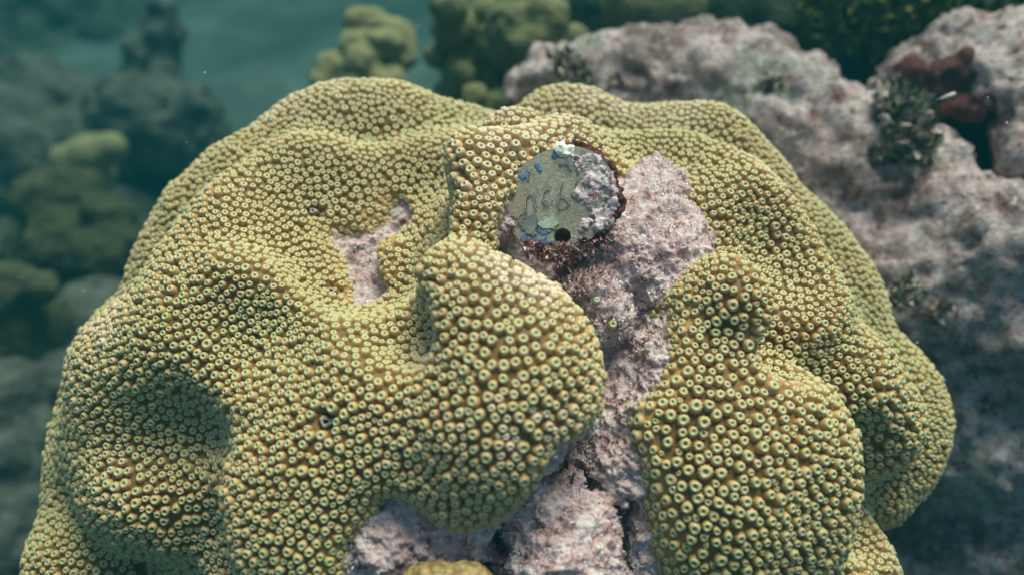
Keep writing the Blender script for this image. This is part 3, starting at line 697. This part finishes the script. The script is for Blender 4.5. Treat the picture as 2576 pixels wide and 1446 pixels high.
m = M('knob_tissue', .6, .3); v = m.voro(34)
c = m.ramp(v, [(.0, (.20, .14, .035)), (.22, (.36, .31, .14)), (.42, (.36, .24, .085)), (.75, (.17, .10, .03))]); c = m.mix(m.ramp(m.noise(6, 4), [(.4, 0), (.65, .6)]), c, (.40, .28, .11))
m.color(c); m.bump(m.math('SUBTRACT', 1., v), .8, .02); MAT_KNOB2 = m.m
o = blob('small_coral', [S(1085, 1500, 2.58, .10, 1180, 1500, 2.58, .10)], MAT_KNOB2, .008, .05, ((9, .012, 3, 2), (40, .006, 2, 3)), label='blurred tan yellow coral knob in front of the pink channel at the bottom', cat='coral')
# ------------------------------------------------------------------ the rocks beside and behind
D1 = ((.9, .16, 4, 1), (3.2, .07, 4, 2), (10, .03, 3, 3))
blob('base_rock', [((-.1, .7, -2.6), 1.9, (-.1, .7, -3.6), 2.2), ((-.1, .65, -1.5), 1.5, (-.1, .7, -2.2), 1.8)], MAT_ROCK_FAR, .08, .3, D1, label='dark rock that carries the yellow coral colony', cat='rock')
def S2(x, y, t, r):
    """sphere whose top edge shows at a reference point"""
    c = at(x, y, t + r); u = UP - FW * 0; return c - UP * r
def crest(pts):
    return [(S2(*p), p[3], S2(*q), q[3]) for p, q in zip(pts[:-1], pts[1:])]
ENC = blob('encrusted_rock', crest([(1300, 205, 5.3, .13), (1330, 165, 5.35, .12), (1372, 130, 5.4, .12), (1430, 165, 5.4, .14), (1500, 142, 5.4, .3), (1570, 125, 5.3, .35), (1650, 110, 5.3, .4), (1800, 84, 5.2, .42), (1870, 112, 5.15, .45), (1950, 158, 5.0, .5), (2050, 218, 4.9, .5), (2150, 275, 4.8, .5), (2230, 335, 4.7, .45), (2290, 430, 4.6, .35),
     (2380, 490, 4.5, .3), (2480, 500, 4.4, .3), (2640, 470, 4.3, .35)]) + [S(1800, 480, 5.0, .7, 2100, 560, 4.7, .7), S(2200, 720, 4.5, .5, 2500, 760, 4.35, .45), S(2330, 800, 4.6, .7, 2560, 780, 4.5, .7), S(2400, 1020, 4.65, .7, 2650, 1000, 4.45, .8), S(2400, 1300, 4.95, .8, 2700, 1400, 4.7, .9)],
     MAT_ROCK, .045, .22, ((1.1, .07, 4, 1), (4, .06, 4, 2), (12, .04, 4, 3)), label='broad pinkish grey crusted rock sloping down behind the right of the coral', cat='rock')
blob('cave_rock', crest([(2230, 245, 5.3, .14), (2290, 180, 5.25, .22), (2350, 145, 5.2, .28), (2430, 118, 5.1, .32), (2520, 78, 5.0, .36), (2640, 40, 4.9, .4)]) + [S(2560, 250, 4.75, .35, 2620, 380, 4.55, .4), S(2420, 200, 5.1, .3), S(2330, 280, 5.3, .3, 2420, 420, 5.6, .4), S(2300, 330, 5.9, .5, 2520, 330, 5.9, .5), S(2400, 500, 5.9, .5), S(2430, 220, 5.5, .35, 2430, 200, 5.9, .4)], MAT_ROCK, .04, .2, ((1.3, .05, 4, 11), (5, .05, 4, 12), (13, .045, 4, 13)),
     subs=[(at(2410, 320, 4.2), .17, at(2410, 300, 5.9), .2), (at(2410, 400, 4.2), .17, at(2410, 400, 5.9), .2)], label='pale crusted rock with a dark red lined cave at the right edge', cat='rock')
blob('red_sponge', [S(2300, 208, 5.05, .09, 2380, 200, 5.0, .11), S(2380, 195, 5.0, .11, 2460, 190, 4.95, .12), S(2400, 262, 4.95, .07, 2480, 262, 4.85, .07)], MAT_RED, .02, .06, ((6, .06, 4, 4), (18, .03, 3, 5)), label='dark red crust of sponge above the mouth of the cave', cat='sponge')
blob('algae_wall', [S(1560, 60, 7.6, .8, 1800, 20, 7.6, 1.0), S(1800, 60, 7.4, .7, 2050, 60, 7.0, .7), S(2150, 60, 6.6, .5, 2350, 60, 6.3, .6), S(2400, 40, 6.2, .6, 2650, 0, 6.0, .7), S(2220, 250, 6.2, .5)], MAT_WALL, .09, .3, ((.9, .2, 4, 5), (3.5, .1, 4, 6)),
     label='algae covered reef wall, coloured dark as if shaded, behind the pink rock', cat='rock')
def leaves(name, clumps, cnt, pal, L, mat, label=None, cat=None, kind=None, seed=0, parent=None):
    """leaf-sized faces through clumps (centre, radius)"""
    r_ = np.random.default_rng(seed); cs = np.array([c for c, r in clumps]); rs = np.array([r for c, r in clumps])
    i = r_.choice(len(cs), cnt, p=rs ** 2 / (rs ** 2).sum()); d = r_.normal(size=(cnt, 3)); d /= np.linalg.norm(d, axis=1)[:, None]
    p = cs[i] + d * (rs[i] * r_.uniform(.45, 1.05, cnt))[:, None]
    g = d + r_.normal(size=(cnt, 3)) * .7; g /= np.linalg.norm(g, axis=1)[:, None]; sx = np.cross(g, r_.normal(size=(cnt, 3))); sx /= np.linalg.norm(sx, axis=1)[:, None]
    l = (L * r_.uniform(.5, 1.4, cnt))[:, None]; wv = l * r_.uniform(.25, .45, cnt)[:, None]; nn = np.cross(g, sx)
    W = np.stack([p, p + g * l * .5 + sx * wv + nn * l * .15, p + g * l, p + g * l * .5 - sx * wv + nn * l * .1], 1)
    pal = np.array(pal); ci = r_.choice(len(pal), cnt, p=pal[:, 3] / pal[:, 3].sum()); colr = pal[ci, :3] * r_.uniform(.7, 1.3, (cnt, 1))
    loc = W.reshape(-1, 3).mean(0); me = mesh_np(name, W.reshape(-1, 3) - loc, np.arange(cnt * 4).reshape(-1, 4), False); attr(me, 'tint', np.repeat(np.concatenate([colr, np.ones((cnt, 1))], 1)[:, None], 4, 1).reshape(-1, 4))
    o = obj(name, me, mat); o.location = loc; tag(o, label, cat, None, kind)
    if parent: keep(o, parent)
    return o
def scatter(o, name, spots, L, pal, cnt, seed):
    """small plants rooted where the rock shows at the given reference points"""
    bv = BVHTree.FromPolygons([tuple(v.co + o.location) for v in o.data.vertices], [tuple(p.vertices) for p in o.data.polygons]); cl = []
    for x, y, r in spots:
        h = bv.ray_cast(Vector(CAM), Vector(ray(x, y)).normalized())[0]
        if h is not None: cl.append((np.array(h), r))
    leaves(name, cl, cnt, pal, L, MAT_TURF, None, None, 'stuff', seed, o)
sp_ = [(rng.uniform(1450, 2560), rng.uniform(150, 1250), rng.uniform(.02, .06)) for i in range(14)]
scatter(ENC, 'turf_algae', [q for q in sp_ if q[1] > 120 + max(0, q[0] - 1850) * .7], .05, [(.12, .13, .06, 2), (.30, .15, .11, 2), (.42, .34, .27, 2), (.07, .08, .04, 1)], 600, 9)
leaves('red_fuzz', BASE_FUZZ, 900, [(.16, .06, .05, 3), (.34, .17, .14, 3), (.58, .44, .40, 2)], .022, MAT_TURF, None, None, 'stuff', 12, o_dead).matrix_parent_inverse = Matrix()
GP = [(.13, .145, .025, 3), (.07, .10, .025, 3), (.27, .25, .07, 1), (.05, .08, .02, 2)]
cl = []
for i in range(46):
    x = rng.uniform(2080, 2640); y = rng.uniform(-60, 60 + (x - 2080) * .12); cl.append((at(x, y, 6.15 - (x - 2080) / 1500), rng.uniform(.12, .26)))
leaves('green_algae', cl, 9000, GP, .09, MAT_TURF, 'bushy olive green algae growing over the wall at the top right', 'algae', seed=1)
TP = [(.11, .13, .06, 2), (.34, .28, .21, 3), (.50, .38, .31, 3), (.06, .06, .035, 2)]
leaves('algae_tuft', [(at(2265, 270, 4.75), .10), (at(2280, 320, 4.7), .12), (at(2300, 370, 4.65), .10), (at(2250, 245, 4.8), .07)], 900, TP, .07, MAT_TURF, 'knobbly brown and green algae tuft left of the dark cave', 'algae', seed=2)
leaves('algae_tuft', [(at(1425, 165, 5.15), .06), (at(1440, 190, 5.1), .07), (at(1405, 150, 5.2), .05)], 300, TP, .06, MAT_TURF, 'small dark algae tuft on the pink rock behind the coral crest', 'algae', seed=3)
leaves('algae_tuft', [(at(2280, 730, 4.2), .05), (at(2265, 750, 4.2), .05)], 160, TP, .05, MAT_TURF, 'tiny green algae tuft beside the right flank of the coral', 'algae', seed=4)
# ------------------------------------------------------------------ corals behind
blob('column_coral', [S(893, 62, 8.4, 0.12, 950, 60, 8.4, 0.132), S(950, 60, 8.4, 0.132, 1010, 85, 8.4, 0.12), S(1012, 90, 8.4, 0.12, 1022, 150, 8.4, 0.12), S(885, 112, 8.28, 0.12, 980, 112, 8.28, 0.132), S(840, 175, 8.28, 0.156), S(915, 160, 8.22, 0.168), S(820, 215, 8.28, 0.168), S(985, 205, 8.22, 0.168),
     S(900, 240, 8.22, 0.24, 960, 260, 8.22, 0.24), S(930, 120, 8.52, 0.18, 940, 320, 8.52, 0.42), S(940, 400, 8.52, 0.6)], MAT_FARCORAL, .022, .06, ((2, .04, 3, 1), (9, .03, 3, 2)), label='tall mustard coral with a flat double cap rising behind the left crest', cat='coral')
kn = [(1140, 70, .15), (1215, 35, .17), (1130, 15, .12), (1185, 130, .14), (1270, 110, .2), (1290, 70, .2), (1222, 195, .12), (1195, 245, .12), (1305, 165, .13), (1160, 190, .13), (1345, 110, .2), (1445, 95, .14), (1400, 125, .13), (1485, 120, .12), (1130, 250, .16), (1380, 50, .2), (1300, 10, .22), (1250, 270, .14), (1180, 290, .12), (1100, 140, .1)]
blob('knobby_coral', [S(x, y, 6.5 + .25 * math.sin(i * 2.4), r) for i, (x, y, r) in enumerate(kn)] + [S(1250, 150, 6.9, .5, 1300, 350, 6.9, .7)], MAT_FARCORAL2, .025, .045, ((2, .04, 3, 6), (9, .025, 3, 2)), label='olive coral mass of many rounded knobs behind the coral crest', cat='coral')
blob('round_coral', [S(1630, 10, 6.4, .36, 1680, 20, 6.4, .3)], MAT_FARCORAL2, .03, .08, ((1.5, .05, 3, 7), (8, .012, 3, 8)), label='smooth round olive coral head above the pink rock crest', cat='coral')
blob('yellow_coral', [S(165, 405, 11.2, 0.224, 225, 392, 11.2, 0.28), S(225, 392, 11.2, 0.28, 285, 370, 11.2, 0.196), S(225, 440, 11.48, 0.35)], MAT_FARCORAL, .03, .08, ((2, .03, 3, 9),), label='small bright yellow coral head in the hazy water on the left', cat='coral')
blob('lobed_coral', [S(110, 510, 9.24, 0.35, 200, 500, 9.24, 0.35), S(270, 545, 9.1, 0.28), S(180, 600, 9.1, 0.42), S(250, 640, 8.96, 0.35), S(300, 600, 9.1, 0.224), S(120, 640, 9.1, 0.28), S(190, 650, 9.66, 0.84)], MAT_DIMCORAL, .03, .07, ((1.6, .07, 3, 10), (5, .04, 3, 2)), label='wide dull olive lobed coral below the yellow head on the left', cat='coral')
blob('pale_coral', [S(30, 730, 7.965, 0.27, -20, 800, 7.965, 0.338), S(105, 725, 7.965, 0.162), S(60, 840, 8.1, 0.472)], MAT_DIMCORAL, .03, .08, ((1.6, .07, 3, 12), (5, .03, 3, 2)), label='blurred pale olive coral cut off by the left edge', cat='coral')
D2 = ((.7, .25, 4, 1), (2.4, .12, 4, 2), (7, .05, 3, 3))
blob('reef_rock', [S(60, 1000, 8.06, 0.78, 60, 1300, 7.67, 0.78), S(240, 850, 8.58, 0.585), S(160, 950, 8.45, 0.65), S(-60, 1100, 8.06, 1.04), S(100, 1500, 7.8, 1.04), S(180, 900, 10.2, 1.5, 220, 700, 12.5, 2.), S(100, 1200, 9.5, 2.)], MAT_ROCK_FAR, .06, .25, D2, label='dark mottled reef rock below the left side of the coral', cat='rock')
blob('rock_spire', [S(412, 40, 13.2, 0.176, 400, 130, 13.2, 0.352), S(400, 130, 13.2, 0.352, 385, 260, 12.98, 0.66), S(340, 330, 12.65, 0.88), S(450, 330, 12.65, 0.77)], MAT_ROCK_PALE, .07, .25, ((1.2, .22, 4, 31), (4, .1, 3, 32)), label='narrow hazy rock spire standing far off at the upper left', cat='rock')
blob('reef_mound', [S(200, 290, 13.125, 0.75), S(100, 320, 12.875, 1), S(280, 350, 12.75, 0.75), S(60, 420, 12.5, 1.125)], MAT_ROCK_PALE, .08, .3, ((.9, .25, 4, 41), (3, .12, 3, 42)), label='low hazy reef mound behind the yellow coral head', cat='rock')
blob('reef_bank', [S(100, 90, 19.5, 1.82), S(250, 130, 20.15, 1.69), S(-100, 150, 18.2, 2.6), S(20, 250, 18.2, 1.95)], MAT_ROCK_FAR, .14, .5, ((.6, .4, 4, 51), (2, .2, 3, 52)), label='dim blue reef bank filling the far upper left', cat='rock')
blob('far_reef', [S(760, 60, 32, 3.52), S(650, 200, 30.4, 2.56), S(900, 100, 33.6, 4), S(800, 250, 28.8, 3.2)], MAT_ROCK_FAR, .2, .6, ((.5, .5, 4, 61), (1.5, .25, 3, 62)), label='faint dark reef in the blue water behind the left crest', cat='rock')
# ------------------------------------------------------------------ drifting things
FV = []
m = M('fish_skin', .35, .5); m.color(m.ramp(m.noise(30, 2), [(.3, (.40, .32, .28)), (.7, (.54, .49, .45))])); MAT_FISH = m.m
fa_, fb_ = at(2398, 238, 4.2), at(2362, 250, 4.2)
fish = blob('small_fish', [(fa_, .011, fa_ * .6 + fb_ * .4, .009), (fa_ * .6 + fb_ * .4, .009, fb_, .003)], MAT_FISH, .003, .004, label='tiny slender pale fish in front of the red lined cave', cat='fish')
fd_ = (fb_ - fa_) / np.linalg.norm(fb_ - fa_); fv = np.array([0, 0, 1.])
tail = mesh_np('tail_fin', np.array([fb_ - fd_ * .004, fb_ + fd_ * .028 + fv * .012, fb_ + fd_ * .018, fb_ + fd_ * .028 - fv * .012]), np.array([[0, 1, 2, 3]]), False); keep(obj('tail_fin', tail, MAT_FISH), fish)
m = M('plankton', .5, .5); m.color((.72, .74, .68)); MAT_SPECK = m.m
bm = bmesh.new(); bmesh.ops.create_icosphere(bm, subdivisions=1, radius=1); ico = bpy.data.meshes.new('speck'); bm.to_mesh(ico); bm.free()
iv = np.array([v.co for v in ico.vertices]); iq = np.array([p.vertices[:] for p in ico.polygons]); VV, QQ = [], []
for i in range(70):
    t = rng.uniform(1.6, 6) ; p = at(rng.uniform(0, 2575), rng.uniform(0, 900) if i % 4 else rng.uniform(0, 1446), t); r = rng.uniform(.4, 1.1) * .0009 * t
    st = np.diag(rng.uniform(.7, 1.6, 3)); VV.append(iv @ st * r + p); QQ.append(iq + len(iv) * i)
tag(obj('suspended_particles', mesh_np('suspended_particles', np.concatenate(VV), np.concatenate(QQ)), MAT_SPECK), 'fine pale specks drifting in the water', 'particles', None, 'stuff')
# ------------------------------------------------------------------ the water between
bm = bmesh.new(); bmesh.ops.create_cube(bm, size=1); me = bpy.data.meshes.new('haze'); bm.to_mesh(me); bm.free()
hz = obj('haze', me); hz.scale = (270, 270, 24); hz.location = (0, 10, 3.5 - 12); hz['kind'] = 'stuff'
hm = bpy.data.materials.new('water_haze'); hm.use_nodes = True; nt = hm.node_tree; nt.nodes.remove(nt.nodes['Principled BSDF'])
pv_ = nt.nodes.new('ShaderNodeVolumePrincipled'); pv_.inputs['Density'].default_value = HAZE_DENSITY; pv_.inputs['Color'].default_value = (*HAZE_COLOR, 1); pv_.inputs['Absorption Color'].default_value = (0, .12, .12, 1)
nt.links.new(pv_.outputs[0], nt.nodes['Material Output'].inputs['Volume']); me.materials.append(hm)
